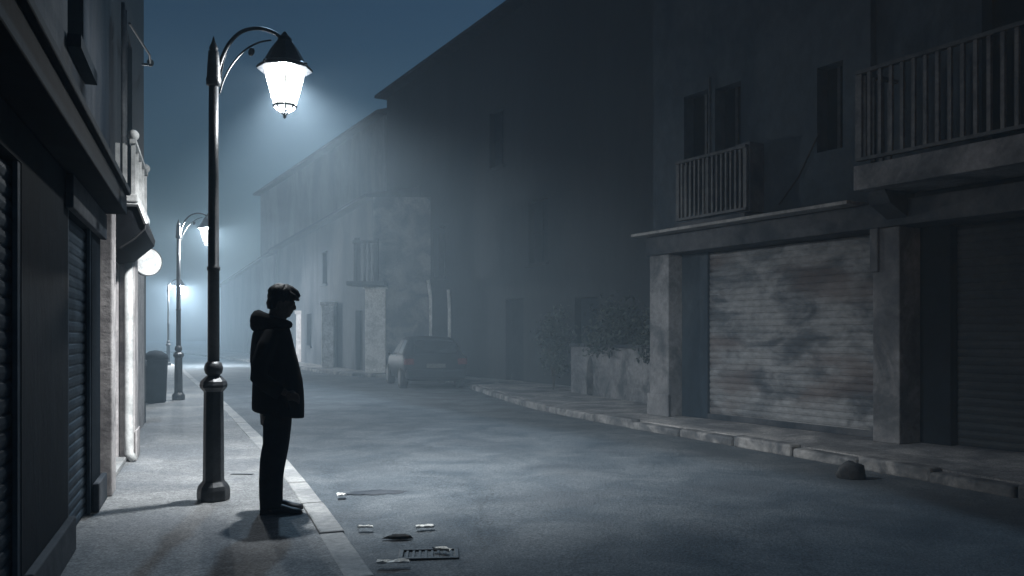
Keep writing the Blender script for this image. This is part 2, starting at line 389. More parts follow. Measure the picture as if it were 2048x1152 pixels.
def add_spot(root, power, rad=.06):
    # added spot, no mirror modelled: shapes the ground pool and the haze glow
    ld = bpy.data.lights.new('lamp_light','SPOT'); ld.energy = power; ld.color = LAMPCOL; ld.shadow_soft_size = rad
    ld.spot_size = R(134); ld.spot_blend = 1
    lo = link(bpy.data.objects.new('lamp_light', ld)); lo.location = bulb; lo.parent = root
    lo.rotation_euler = Vector((1.438,1.277,-3.0)).to_track_quat('-Z','Y').to_euler()
LP = [((-2.476,7.08), u_ang, 4300, 215), ((-7.09,18.14), u_ang-.05, 700, 1500), ((-15.95,39.6), u_ang+.2, 7500, 6200)]
lamps = [lamp] + [copy_tree(lamp) for _ in LP[1:]]
lamps[1]['label'] = 'small hazy street lamp farther down the left pavement, its lantern a round white glow'
lamps[2]['label'] = 'farthest street lamp, a tiny bright lantern by the left house fronts in the mist'
for o, (p, a, pw, po) in zip(lamps, LP):
    o.location = (*p, PAV); o.rotation_euler = (0,0,a)
    add_light(o, po); add_spot(o, pw)

# ------------------------------------------------------------------ shutters
def slats(mb, fr, s0, s1, o, z0, z1, pitch=.095, depth=.016):
    n = max(1,int((z1-z0)/pitch)); p=(z1-z0)/n
    prof=[]
    for i in range(n):
        z=z0+i*p
        prof += [(z, 0),(z+p*.12, depth*.5),(z+p*.5, depth),(z+p*.82, depth*.7),(z+p*.9,0)]
    prof.append((z1,0))
    m=max(2,int((s1-s0)/.5)); vs=[]; fs=[]
    for z,d in prof:
        for k in range(m+1):
            s=s0+(s1-s0)*k/m
            vs.append(fr(s,o+d+.006*mnoise.noise((s*1.3,z*1.1,o)),z))
    w_=m+1
    for i in range(len(prof)-1):
        for k in range(m): fs.append((i*w_+k,i*w_+k+1,(i+1)*w_+k+1,(i+1)*w_+k))
    mb.add(vs,fs)

# ------------------------------------------------------------------ left near building
FL = Frame((-1.41,1.5),(-5.62,13.2),-1)     # s along the wall away from the camera; side gives normal to street
if FL.n.x < 0: FL.n = -FL.n
def sY(Y): return (Y-1.5)/FL.d.y
left = thing('shop_building', 'tall dark shop building at the left edge with canopy, roller shutters and pale pilasters', 'building', loc=(0,0,0))
H=8.6
opens = [(sY(1.6),sY(4.05),0,2.3),(sY(5.42),sY(6.55),0,2.3),(sY(7.75),sY(9.2),0,2.25)]
m = MB()
wall_open(m, FL, sY(1.5), sY(7.1), PAV, 2.5, .5, [(a,b,0,z) for a,b,_,z in opens[:2]])
m.build('lower_wall', M['navywall'], left, merge=True)
ups = [(sY(3.2),sY(4.3),3.7,5.6),(sY(5.75),sY(6.5),3.5,5.6)]
m = MB(); wall_open(m, FL, sY(1.5), sY(9.0), 2.68, H, .5, ups, o=-.05)
m.build('upper_wall', M['leftstone'], left, merge=True)
m = MB(); wall_open(m, FL, sY(7.1), sY(13.2), PAV, 2.68, .5, [opens[2],(sY(10.6),sY(11.6),0,2.2)], o=-.06)
m.build('door_wall', M['pilaster'], left, merge=True)
m = MB(); wall_open(m, FL, sY(9.0), sY(13.2), 2.68, H, .5, [(sY(10.2),sY(11.1),3.3,5.2)], o=-.07)
m.build('end_wall', M['navywall'], left, merge=True)
m = MB(); m.fbox(FL, sY(1.5), sY(13.2), -4, -.6, PAV, H-.1); m.build('core', M['hole'], left)
m = MB(); m.fbox(FL, sY(1.5), sY(13.3), -4, .22, H, H+.25); m.build('cornice', M['navywall'], left)
for a,b,_,z in opens[:2]:
    m = MB(); slats(m, FL, a+.01, b-.01, -.05, PAV, z-.02, .075, .012); sh = m.build('shutter', M['navysh'], left)
    for c in (a+.001, b-.07):
        m = MB(); m.fbox(FL, c, c+.069, -.025,-.004, PAV, z-.002); m.build('guide_rail', M['navysh'], sh)
m = MB(); m.fbox(FL, opens[2][0], opens[2][1], -.42,-.36, PAV, 2.25); dd = m.build('door', M['navy'], left)
m = MB(); m.fbox(FL, opens[2][0]+.5, opens[2][0]+.53, -.36,-.31, 1.0, 1.18); m.build('handle', M['chrome'], dd)
m = MB(); m.fbox(FL, sY(10.6), sY(11.6), -.42,-.36, PAV, 2.2); m.build('door', M['navy'], left)
for a,b,c,d in ups+[(sY(10.2),sY(11.1),3.3,5.2)]:
    m = MB(); m.fbox(FL,a,b,-.3,-.26,c,d); wn=m.build('window', M['hole'], left)
    m = MB(); m.fbox(FL,a-.06,b+.06,-.045,.04,c-.09,c-.003); m.build('sill', M['navywall'], wn)
# plinth and canopy
for a,b in ((4.06,5.41),(6.56,7.12)):
    m = MB(); m.fbox(FL, sY(a), sY(b), .003,.05, PAV, .34); m.build('plinth', M['concdark'], left, bevel=.01)
m = MB(); m.fbox(FL, sY(1.0), sY(7.12), .003, .2, 2.5, 2.66); m.fbox(FL, sY(1.0), sY(7.12), .16,.23, 2.662,2.72); m.build('canopy', M['hole'], left, bevel=.01)
m = MB(); m.fbox(FL, sY(5.3), sY(7.1), .003, .05, 2.28, 2.49); m.build('lintel', M['concdark'], left, bevel=.008)
# pilasters
m = MB(); m.fbox(FL, sY(7.2), sY(7.5), -.055, .08, PAV+.003, 2.56); m.fbox(FL, sY(7.17), sY(7.53), -.055, .1, 2.562, 2.68); m.build('pilaster', M['pilaster'], left, bevel=.012)
m = MB(); m.fbox(FL, sY(9.28), sY(9.72), -.055, .1, PAV+.003, 2.6); m.fbox(FL, sY(9.26), sY(9.74), .101, .12, PAV+.003, .45); m.build('pilaster', M['pilaster'], left, bevel=.012)
m = MB(); p=[FL(sY(9.2),.045,z) for z in (PAV+.1,.4,.9,1.6,2.35)]; q=[FL(sY(9.2),.1,PAV+.02)]; m.tube([q[0]]+p, .045, 12); m.build('drain_pipe', M['whitepnt'], left, smooth=True)
for yy in (8.75,8.95):
    m = MB(); m.tube([FL(sY(yy),.03,2.75),FL(sY(yy),.03,4.9)], .022,8); m.build('wall_pipe', M['railpale'], left, smooth=True)
# door step
m = MB(); m.fbox(FL, opens[2][0]+.01, opens[2][1]-.01, -.35, .02, PAV+.003, PAV+.06); m.build('door_step', M['kerb'], left, bevel=.01)
# small balcony over the door
bal = MB(); bal.fbox(FL, sY(7.62), sY(9.25), -.045, .25, 2.69, 2.76); bal = bal.build('balcony', M['whitepnt'], left, bevel=.01)
m = MB()
for k in range(5):
    t = sY(7.68)+(sY(9.2)-sY(7.68))*k/4
    m.fbox(FL, t-.013, t+.013, .19,.225, 2.763, 3.22)
m.fbox(FL, sY(7.64), sY(9.24), .18,.235, 3.223,3.26)
for oo in (.06,.12): m.fbox(FL, sY(7.66), sY(7.66)+.035, oo,oo+.035, 2.763,3.22)
m.build('railing', M['whitepnt'], bal)
for t in (sY(7.67),sY(9.21)):
    m = MB(); q=FL(t,.208,3.30); m.ellipsoid(q,(.05,.05,.05)); m.build('ball_cap', M['whitepnt'], bal, smooth=True)
# hooded awning below the balcony: dark wedge with a pale rim
A=[(-.045,2.685),(.25,2.685),(.31,2.52),(.30,2.46),(.1,2.28),(-.045,2.25)]
m = MB(); a0,a1=sY(7.66),sY(9.2)
m.rings([[FL(s,o,z-.004) for o,z in A] for s in (a0,a1)]); aw = m.build('awning', M['coat'], left)
m = MB(); m.tube([FL(a0-.01,o,z) for o,z in ((-.02,2.67),(.25,2.67),(.315,2.5))], .022,6); m.build('awning_rim', M['whitepnt'], aw)
m = MB(); m.tube([FL(a0-.012,o,z) for o,z in ((.31,2.5),(.305,2.45),(.22,2.36),(.1,2.27))], .009,6); m.build('awning_cord', M['cable'], aw)
# bracket and cable on the building corner
m = MB(); m.fbox(FL, sY(12.73), sY(12.77), -.065,.06, 5.52,5.55); m.ellipsoid(FL(sY(12.75),.05,5.57),(.05,.05,.06)); m.build('cable_bracket', M['iron'], left)
m = MB(); m.tube([FL(sY(12.75),.05,5.56),FL(sY(11.4),.12,5.25),FL(sY(9.6),.02,5.0)],.015,6); m.build('wall_cable', M['cable'], left)

# round sign on an iron arm
sp = FL(sY(9.95),.0,2.35)
dirv = Vector((FL.n.x,FL.n.y,0)); ctr = Vector(sp)+dirv*.18
sg = thing('round_sign','round pale projecting sign on an iron bracket beyond the small balcony of the shop','sign',loc=tuple(ctr))
ax = (Vector((0,0,1.5))-Vector((ctr.x,ctr.y,1.5))).normalized()
ax = (ax+dirv*.35).normalized()
b1 = ax.cross(Vector((0,0,1))).normalized(); b2=Vector((0,0,1))
def disc(r, o, n=32): return [b1*r*math.cos(2*math.pi*k/n)+b2*r*math.sin(2*math.pi*k/n)+ax*o for k in range(n)]
m = MB(); m.rings([disc(.150,-.028),disc(.157,-.024),disc(.157,.024),disc(.150,.028)]); m.build('sign_face', M['signface'], sg)
m = MB(); m.rings([disc(.157,-.03),disc(.168,-.03),disc(.168,.03),disc(.157,.03)],closed=True); m.build('sign_rim', M['railpale'], sg)
m = MB(); m.tube([-dirv*.19+Vector((0,0,.05)),-dirv*.1+Vector((0,0,.02))],.014,8); m.build('bracket', M['iron'], sg)

# ------------------------------------------------------------------ left far houses
def simple_house(name,label,p0,p1,side_pos,H,depth,mat,wins,roof='flat',cat='house',extra=0):
    fr = Frame(p0,p1,1)
    if (fr.n.x>0) != side_pos: fr.n = -fr.n
    root = thing(name,label,cat)
    m = MB(); wall_open(m, fr, 0, fr.L, PAV-.03, H, .35, [w_[:4] for w_ in wins]); m.build('wall', mat, root, merge=True)
    m = MB(); m.fbox(fr, 0, fr.L, -depth, -.37, PAV-.03, H-.02); m.build('back_wall', mat, root)
    for wv in wins:
        a,b,c,d,kind = wv
        m = MB(); m.fbox(fr,a,b,-.26,-.2,max(c,PAV),d); o=m.build('door' if kind=='d' else 'window', M['hole'], root)
        if kind=='w':
            k = MB(); k.fbox(fr,(a+b)/2-.03,(a+b)/2+.03,-.197,-.16,c,d); k.fbox(fr,a,b,-.197,-.165,(c+d)/2-.025,(c+d)/2+.025); k.build('frame', M['hole'], o)
            k = MB(); k.fbox(fr,a-.08,b+.08,.004,.1,c-.1,c-.004); k.build('sill', mat, o)
    m = MB()
    if roof=='flat':
        m.fbox(fr,-.02,fr.L+.05,-depth,.06,H+.003,H+.12)
    else:
        rz = H+roof
        pr=[(.45,H+.003),(.45,H+.12),(-depth/2,rz),(-depth-.4,H+.12),(-depth-.4,H+.003)]
        m.rings([[fr(s,o,z) for o,z in pr] for s in (-.25,fr.L+.25)])
    m.build('roof', M['roof'], root)
    return root, fr
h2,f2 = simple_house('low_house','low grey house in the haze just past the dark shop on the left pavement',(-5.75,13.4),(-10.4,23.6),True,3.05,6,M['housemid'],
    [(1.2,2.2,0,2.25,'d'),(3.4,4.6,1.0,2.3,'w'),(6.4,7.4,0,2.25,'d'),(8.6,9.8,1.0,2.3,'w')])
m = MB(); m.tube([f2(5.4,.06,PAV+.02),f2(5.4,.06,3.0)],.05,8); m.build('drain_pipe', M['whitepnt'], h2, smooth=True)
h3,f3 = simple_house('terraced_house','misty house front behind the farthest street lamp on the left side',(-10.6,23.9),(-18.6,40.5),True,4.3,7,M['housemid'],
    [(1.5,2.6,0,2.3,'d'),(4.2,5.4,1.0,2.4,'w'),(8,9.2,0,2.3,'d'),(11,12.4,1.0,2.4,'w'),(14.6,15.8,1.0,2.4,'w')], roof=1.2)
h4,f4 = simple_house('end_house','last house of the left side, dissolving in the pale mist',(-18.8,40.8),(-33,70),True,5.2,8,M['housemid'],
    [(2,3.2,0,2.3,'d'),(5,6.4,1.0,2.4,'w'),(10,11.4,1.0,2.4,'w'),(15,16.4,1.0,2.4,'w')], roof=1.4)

# dark litter bin by the left wall
bp = f2(4.3,.28,PAV)
bn = thing('litter_bin','dark upright litter bin against the house wall left of the second lamp','bin',loc=bp)
m = MB(); m.lathe([(.17,0),(.2,.02),(.22,.55),(.235,.86),(.225,.88)],n=18); m.build('bin_body', M['navy'], bn, smooth=True)
m = MB(); m.lathe([(.24,.882),(.25,.9),(.22,.98),(.12,1.05),(.02,1.07)],n=18); m.build('lid', M['navy'], bn, smooth=True)

# ------------------------------------------------------------------ right near building
PA, PB = Vector((2.55,14.69)), Vector((4.86,10.9))
FRt = Frame(PA, PB, 1)
if FRt.n.x > 0: FRt.n = -FRt.n
LR = 12.0
def spx(px):     # s on the facade for a photograph column
    k=(px-1024)/F; p=FRt.p; d=FRt.d
    return (k*p.y-p.x)/(d.x-k*d.y)
def zpx(px,py,o=0):
    s=spx(px); q=FRt(s,o,0); return CAMZ+(672-py)/F*q[1]
rb = thing('garage_building','weathered two storey building on the right with a stained pale roller shutter and two balconies','building')
sA0,sA1 = spx(1308), spx(1346); sB0,sB1 = spx(1757), spx(1811)
sC0 = spx(1812)
HL = 2.75   # underside of lintel over pale shutter
HR = 9.2
# pillars
m = MB(); m.fbox(FRt,sA0,sA1,-.35,.1,PAV,2.86); m.fbox(FRt,sA0-.03,sA1+.03,.101,.14,PAV,.5); m.build('pillar', M['concrete'], rb, bevel=.015)
m = MB(); m.fbox(FRt,sB0,sB1,-.35,.12,PAV,2.86); m.fbox(FRt,sB0-.02,sB0+.1,.122,.16,2.3,2.86); m.build('pillar', M['concrete'], rb, bevel=.015)
m = MB(); m.fbox(FRt,sB1+2.75,sB1+3.15,-.35,.12,PAV,2.86); m.build('pillar', M['concrete'], rb, bevel=.015)
# shutter bay
m = MB(); m.fbox(FRt,sA1+.003,spx(1397),-.62,-.2,PAV,2.86); m.build('jamb', M['plaster'], rb)
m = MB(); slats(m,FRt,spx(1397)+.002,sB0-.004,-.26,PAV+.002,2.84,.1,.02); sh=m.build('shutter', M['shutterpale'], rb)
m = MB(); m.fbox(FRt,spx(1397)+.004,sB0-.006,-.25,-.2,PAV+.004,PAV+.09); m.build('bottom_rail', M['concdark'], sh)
m = MB(); m.fbox(FRt,sB1+.004,spx(1872),-.8,-.3,PAV,2.86); m.build('jamb', M['hole'], rb)  # recess block, its shade put into the near-black colour
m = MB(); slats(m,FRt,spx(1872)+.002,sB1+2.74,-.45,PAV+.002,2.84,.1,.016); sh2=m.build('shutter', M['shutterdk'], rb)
q = spx(2027)
for dz in (0,.07):
    m = MB(); m.fbox(FRt,q-.05+dz,q-.03+dz,-.42,-.40,1.68,1.78); m.build('latch', M['railpale'], sh2)
# beam over the bays
m = MB(); m.fbox(FRt,sA0-.03,sB1+3.2,-.4,.16,2.862,3.18); m.build('beam', M['concdark'], rb, bevel=.01)
m = MB(); m.fbox(FRt,sA0-.12,spx(1735),-.1,.42,3.183,3.23); m.build('ledge', M['ledge'], rb, bevel=.008)
# upper wall with windows
def op(x0,x1,y0,y1):
    a,b=spx(x0),spx(x1); xm=(x0+x1)/2
    return (a,b,zpx(xm,y1),zpx(xm,y0))
W = [op(1368,1422,185,425),op(1430,1482,170,415),op(1634,1686,128,300)]
W2 = [(sB1+.9,sB1+1.9,3.55,5.6)]
m = MB(); wall_open(m,FRt,sA0-.02,spx(1741),3.183,HR,.4,W,o=0.0); m.build('upper_wall', M['plaster'], rb, merge=True)
m = MB(); wall_open(m,FRt,spx(1741),LR,3.183,HR,.4,W2,o=-.12); m.build('upper_wall', M['plaster'], rb, merge=True)
m = MB(); wall_open(m,FRt,sB1+3.2,LR,PAV,3.18,.4,[],o=-.12); m.build('side_wall', M['plaster'], rb, merge=True)
m = MB(); m.fbox(FRt,sA0,LR,-6,-.85,PAV,HR-.02); m.build('core', M['plaster'], rb)
m = MB(); m.fbox(FRt,sA0-.15,LR+.1,-6.1,.35,HR+.003,HR+.25); m.build('cornice', M['concdark'], rb)
for wv,oo in [(v,-.22) for v in W]+[(v,-.34) for v in W2]:
    a,b,c,d=wv
    m = MB(); m.fbox(FRt,a,b,oo-.05,oo,c,d); wn=m.build('window', M['hole'], rb)
    m = MB(); m.fbox(FRt,(a+b)/2-.025,(a+b)/2+.025,oo+.002,oo+.03,c,d); m.build('frame', M['raildark'], wn)
# left balcony
def balcony(s0,s1,o1,zs,th,hrail,railmat,slabmat,pitch,bw,bottom=.08):
    m=MB(); m.fbox(FRt,s0,s1,.003,o1,zs-th,zs); b=m.build('balcony',slabmat,rb,bevel=.01)
    m=MB(); n=max(2,int((s1-s0)/pitch))
    for k in range(n+1):
        t=s0+.04+(s1-s0-.08)*k/n; wv=bw*(2.0 if k in (0,n) else 1)
        m.fbox(FRt,t-wv/2,t+wv/2,o1-.06-bw/2,o1-.06+bw/2,zs+bottom+.002,zs+hrail)
    n2=max(2,int(o1/pitch))
    for t in (s0+.04,s1-.04):
        for k in range(1,n2):
            ov=o1*k/n2-.02
            m.fbox(FRt,t-bw/2,t+bw/2,ov-bw/2,ov+bw/2,zs+bottom+.002,zs+hrail)
    m.build('balusters',railmat,b)
    m=MB(); m.fbox(FRt,s0+.01,s1-.01,o1-.1,o1-.02,zs+hrail+.002,zs+hrail+.045); m2=MB(); m2.fbox(FRt,s0+.01,s1-.01,o1-.09,o1-.03,zs+bottom-.04,zs+bottom); m2.build('bottom_rail',M['raildark'],b)
    for t in (s0+.01,s1-.07): m.fbox(FRt,t,t+.06,.01,o1-.102,zs+hrail+.002,zs+hrail+.045)
    m.build('handrail',M['raildark'],b)
    return b
def balpx(px,py,o):   # s and z for a pixel on the plane at offset o
    p=FRt.p+FRt.n*o; d=FRt.d; k=(px-1024)/F
    s=(k*p.y-p.x)/(d.x-k*d.y); y=(p+d*s).y
    return s, CAMZ+(672-py)/F*y
s0,zb = balpx(1352,448,.35); s1,_ = balpx(1494,430,.35); _,zt = balpx(1352,330,.35)
balcony(s0,s1,.4,zb,.1,zt-zb,M['railpale'],M['concdark'],.1,.032)
# box on the wall beside it (air conditioner style cabinet)
a=spx(1500); m=MB(); m.fbox(FRt,a,a+.28,.003,.3,zb+.02,zb+1.05); m.build('wall_cabinet', M['concdark'], rb, bevel=.01)
# right balcony, deeper
s0,zb2 = balpx(1712,392,.75); _,zt2 = balpx(1712,218,.75)
balcony(s0,LR-1.5,.8,3.56,.3,1.12,M['railpale'],M['concrete'],.145,.042,bottom=.1)
m=MB(); m.rings([[FRt(s,o,z) for o,z in ((.02,3.255),(.62,3.255),(.5,3.1),(.165,2.95),(.165,3.183),(.02,3.183))] for s in (s0+.02,s0+.3)]); m.build('bracket', M['concdark'], rb)
# pipe and wall cable
m=MB(); t=spx(1425); m.tube([FRt(t,.06,3.25),FRt(t,.06,5.6)],.022,8); m.build('wall_pipe', M['railpale'], rb, smooth=True)
m=MB(); m.tube([FRt(spx(1560),.02,3.4),FRt(spx(1600),.03,3.75),FRt(spx(1640),.02,4.3)],.012,6); m.build('wall_cable', M['cable'], rb)

# ------------------------------------------------------------------ tall dark house, garden wall, shrubs
fA0,fA1=(4.68,17.5),(-5.2,35.45)
hA,fA = simple_house('tall_house','tall unlit house with a long dark eaves line behind the parked car',fA0,fA1,False,11.35,8,M['housedk'],
    [(5.1,6.2,0,2.5,'d'),(7.6,8.7,3.6,5.4,'w'),(14.6,15.6,3.6,5.4,'w'),(9.0,10.1,0,2.6,'d'),(10.2,11.2,6.8,8.6,'w')], roof=1.5)
M['housepale'] = blotch('haze_tone_render', (.065,.073,.082), (.15,.155,.16), .5, .95, 5, .5, stretch=(1,1,.4))  # added house's wall: lit haze put into its colour so the roofline fades
hA2,fA2 = simple_house('haze_tone_house','tall house behind the balcony house, joined to the dark house, wall colour imitating lit mist',(-5.32,35.66),(-16.5,56.0),False,10.7,8,M['housepale'],
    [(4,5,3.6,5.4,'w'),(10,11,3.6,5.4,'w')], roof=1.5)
def pxY(px,fr,o=0):
    p=fr.p+fr.n*o; k=(px-1024)/F; return (k*p.y-p.x)/(fr.d.x-k*fr.d.y)
for px,zt in ((899,5.1),):
    s=pxY(px,fA,.08); m=MB(); m.tube([fA(s,.08,PAV+.02),fA(s,.08,2.4),fA(s+.05,.1,3.1)],.06,8); m.build('drain_pipe', M['whitepnt'], hA, smooth=True)
gw = MB(); FG = Frame((3.0,16.6),(1.42,20.6),1)
if FG.n.x>0: FG.n=-FG.n
gw.fbox(FG,0,FG.L,-.22,0,PAV-.02,1.22); g=gw.build('garden_wall', M['concrete'], bevel=.015)
tag(g,'low blotchy garden wall between the pale shutter building and the dark shrub','wall')
m=MB(); m.fbox(FG,-.02,FG.L+.03,-.26,.04,1.223,1.3); m.build('coping', M['concdark'], g, bevel=.01)
def shrub(name,label,c,h,rad,n,stem=.25,group='shrubs in front of the dark house',mat='leaf',lean=0):
    root=thing(name,label,'shrub',group,loc=(c[0],c[1],c[2]))
    m=MB(); rnd=random.Random(int(c[1]*100))
    cl=[]
    for i in range(16):
        a=rnd.uniform(0,6.28); r=rad*math.sqrt(rnd.random())*.75; z=rnd.uniform(stem,1)*h
        cl.append(Vector((r*math.cos(a)*(1-.45*(z/h)**2),r*math.sin(a)*(1-.45*(z/h)**2),z)))
    for i in range(n):
        q=cl[rnd.randrange(len(cl))]+Vector((rnd.gauss(0,1),rnd.gauss(0,1),rnd.gauss(0,.9)))*rad*.24
        if q.z<.03: continue
        s=rnd.uniform(.035,.075)
        x=Vector((rnd.gauss(0,1),rnd.gauss(0,1),rnd.gauss(0,1))).normalized(); y=x.cross(Vector((rnd.gauss(0,1),rnd.gauss(0,1),rnd.gauss(0,1)))).normalized()
        m.add([q-x*s,q-y*s*.45,q+x*s,q+y*s*.45],[(0,1,2,3)])
    m.build('foliage',M[mat],root)
    m=MB()
    for q in cl[:9]: m.tube([(0,0,0),(q.x*.3,q.y*.3,q.z*.45),tuple(q)],[.02,.014,.006],6)
    m.build('stem',M['bark'],root)
    return root
shrub('shrub','tall dark conical shrub between the doorway and the garden wall',(1.05,21.6,PAV),1.95,.5,2600)
shrub('shrub','ragged bush hanging over the top of the low garden wall',(2.35,18.9,1.0),1.1,.75,2400,stem=.05)
shrub('shrub','round bush next to the corner pillar, behind the garden wall',(3.15,17.4,.9),1.0,.6,1800,stem=.05)
m=MB(); m.lathe([(.17,0),(.19,.05),(.2,.4),(.17,.75),(.1,.98),(.03,1.05)],n=12); bo=m.build('stone_bollard', M['stone'], smooth=True)
k=(1190-1024)/F; yy=1707*1.36/(790-672); bo.location=(k*yy,yy,PAV); tag(bo,'pale rounded stone post in front of the low garden wall','bollard')

# ------------------------------------------------------------------ far right house with pilasters
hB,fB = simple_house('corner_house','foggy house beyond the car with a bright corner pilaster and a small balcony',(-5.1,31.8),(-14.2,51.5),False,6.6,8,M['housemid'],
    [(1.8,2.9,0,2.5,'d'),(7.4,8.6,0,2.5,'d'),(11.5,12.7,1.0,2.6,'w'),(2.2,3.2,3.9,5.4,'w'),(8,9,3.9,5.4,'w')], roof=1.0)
m=MB(); m.box(-5.12,-2.3,31.45,31.79,PAV-.02,6.6); m.build('end_wall', M['concrete'], hB)
def pil(px0,px1,ytop,ybase,name='pilaster'):
    Y=F*1.36/(ybase-672); x0=(px0-1024)/F*Y; x1=(px1-1024)/F*Y; z1=CAMZ+(672-ytop)/F*Y
    m=MB(); m.box(x0,x1,Y,Y+.9,PAV,z1); m.box(x0-.06,x1+.06,Y-.05,Y+.95,z1+.003,z1+.18); return m.build(name,M['pilaster' if px0<600 else 'whitepnt'],hB,bevel=.02)
pil(730,771,578,746); pil(643,667,612,735); pil(592,617,628,724)
# balcony over the corner pilaster
Y=31.2; X=lambda px:(px-1024)/F*Y; Z=lambda py:CAMZ+(672-py)/F*Y
m=MB(); m.box(X(702),X(775),Y-.9,Y+.2,Z(574)+.02,Z(574)+.16); bb=m.build('balcony',M['housemid'],hB)
m=MB()
for px in (718,727,737,746,757): m.box(X(px)-.04,X(px)+.04,Y-.85,Y-.77,Z(574)+.162,Z(492))
m.box(X(714),X(762),Y-.88,Y-.74,Z(492)+.002,Z(486)); m.build('railing',M['raildark'],bb)
for px in (720,759):
    m=MB(); m.box(X(px)-.07,X(px)+.07,Y-.72,Y-.6,Z(574)+.162,Z(480)); m.build('post',M['housemid'],bb)
for px,yt in ((862,560),):
    Yp=31.38; m=MB(); m.tube([((px-1024)/F*Yp,Yp,PAV),((px-1024)/F*Yp,Yp,CAMZ+(672-600)/F*Yp),((px-6-1024)/F*Yp,Yp-.02,CAMZ+(672-yt)/F*Yp)],.07,8); m.build('drain_pipe',M['whitepnt'],hB,smooth=True)
# house closing the view at the end
hE,fE = simple_house('far_house','faint house closing the end of the street in the fog',(-14.4,52),(-30,88),False,6.5,8,M['housemid'],[(3,4.4,1,2.5,'w'),(9,10.4,1,2.5,'w'),(15,16.2,0,2.4,'d')],roof=1.4)

# ------------------------------------------------------------------ parked car
axis=Vector((-.276,.961)); carc=Vector((-1.22,23.6))+Vector((-.961,-.276))*.89
car=thing('parked_car','dark hatchback parked on the far right kerb, seen from behind in the mist','car',loc=(carc.x,carc.y,0.01),rz=math.atan2(axis.y,axis.x))
# local: x forward from rear bumper, y left, z up
Lc=4.0
st=[ # x, zbot, zbelt, ztop, wbot, wbelt, wtop
 (0.00,.38,.74,.78,.70,.78,.66),(.04,.24,.86,.90,.77,.86,.70),(.14,.22,.93,1.02,.80,.88,.68),(.40,.21,.95,1.30,.81,.89,.62),(.62,.21,.95,1.40,.81,.89,.61),
 (1.1,.21,.94,1.45,.81,.89,.60),(1.7,.21,.93,1.45,.81,.89,.60),(2.1,.21,.92,1.39,.81,.89,.59),(2.5,.21,.91,1.19,.81,.88,.62),(2.85,.21,.90,.97,.81,.88,.70),(3.3,.22,.82,.88,.80,.86,.68),(3.75,.24,.70,.76,.76,.80,.6),(3.95,.28,.58,.62,.66,.70,.5),(4.0,.36,.5,.54,.6,.62,.45)]
def sec(x,zb,zl,zt,wb,wl,wt):
    half=[(0,zb),(wb*.8,zb),(wb,zb+.06),(wl,zb+(zl-zb)*.55),(wl,zl-.03),(wl-.03,zl),(wt+.05,zt-.05),(wt-.03,zt-.005),(wt*.5,zt+.02),(0,zt+.025)]
    ring=[(x,y,z) for y,z in half]+[(x,-y,z) for y,z in reversed(half[1:-1])]
    return ring
m=MB(); m.rings([sec(*s) for s in st]); body=m.build('body',M['carpaint'],car,smooth=True,bevel=0)
def quadp(mb,pts,off):
    p=[Vector(q) for q in pts]; n=(p[1]-p[0]).cross(p[2]-p[0]).normalized()*off
    mb.hexa([tuple(q) for q in p]+[tuple(q+n) for q in p])
# windows, slightly proud solid panes
def interp(x,i):
    for a,b in zip(st,st[1:]):
        if a[0]<=x<=b[0]: t=(x-a[0])/(b[0]-a[0]); return a[i]+(b[i]-a[i])*t
def sidepane(x0,x1,x2,x3,sgn):   # bottom x0..x3, top x1..x2
    m=MB()
    P=lambda x,t: (x, sgn*((interp(x,5)-.03)*(1-t)+(interp(x,6)+.05)*t), interp(x,2)*(1-t)+(interp(x,3)-.05)*t)
    pts=[P(x0,.08),P(x3,.08),P(x2,.93),P(x1,.93)]
    m2=[Vector(p)+Vector((0,sgn*-.02,0)) for p in pts]; m3=[Vector(p)+Vector((0,sgn*.012,.004)) for p in pts]
    m.hexa([tuple(p) for p in m2]+[tuple(p) for p in m3]); return m
for sgn in (1,-1):
    sidepane(.5,.72,1.2,1.25,sgn).build('side_window',M['carglass'],car)
    sidepane(1.33,1.3,2.0,2.45,sgn).build('side_window',M['carglass'],car)
m=MB(); m.hexa([(.115,.60,.985),(.115,-.60,.985),(.50,-.535,1.345),(.50,.535,1.345),(.085,.60,.995),(.085,-.60,.995),(.47,-.535,1.36),(.47,.535,1.36)]); m.build('rear_window',M['carglass'],car,bevel=.01)
m=MB(); m.hexa([(2.82,.63,1.0),(2.82,-.63,1.0),(2.18,-.54,1.36),(2.18,.54,1.36),(2.85,.63,1.01),(2.85,-.63,1.01),(2.2,-.54,1.38),(2.2,.54,1.38)]); m.build('windscreen',M['carglass'],car,bevel=.01)
for sgn in (1,-1):
    m=MB(); m.box(-.012,.2,sgn*.6,sgn*.875,.68,.86); m.build('tail_light',M['taillight'],car,bevel=.03)
    m=MB(); m.box(3.78,3.96,sgn*.42,sgn*.66,.54,.66); m.build('headlight',M['chrome'],car,bevel=.03)
    m=MB(); m.box(2.28,2.4,sgn*.87,sgn*1.02,.93,1.05); m.build('wing_mirror',M['carpaint'],car,bevel=.03)
    m=MB(); m.box(1.3,2.5,sgn*.885,sgn*.905,.9,.925); m.build('window_trim',M['chrome'],car)
    for x in (.75,3.2):
        m=MB()
        m.rings([[(x+r*math.cos(2*math.pi*k/24),sgn*yy,.31+r*math.sin(2*math.pi*k/24)) for k in range(24)] for r,yy in ((.20,.9),(.29,.905),(.31,.88),(.31,.72),(.29,.70))]); wh=m.build('wheel',M['rubber'],car,smooth=False)
        m=MB(); m.rings([[(x+r*math.cos(2*math.pi*k/24),sgn*yy,.31+r*math.sin(2*math.pi*k/24)) for k in range(24)] for r,yy in ((.2,.902),(.18,.912),(.05,.92))]); m.build('rim',M['railpale'],wh)
m=MB(); m.box(-.06,.16,-.83,.83,.3,.55); m.build('rear_bumper',M['carpaint'],car,bevel=.05)
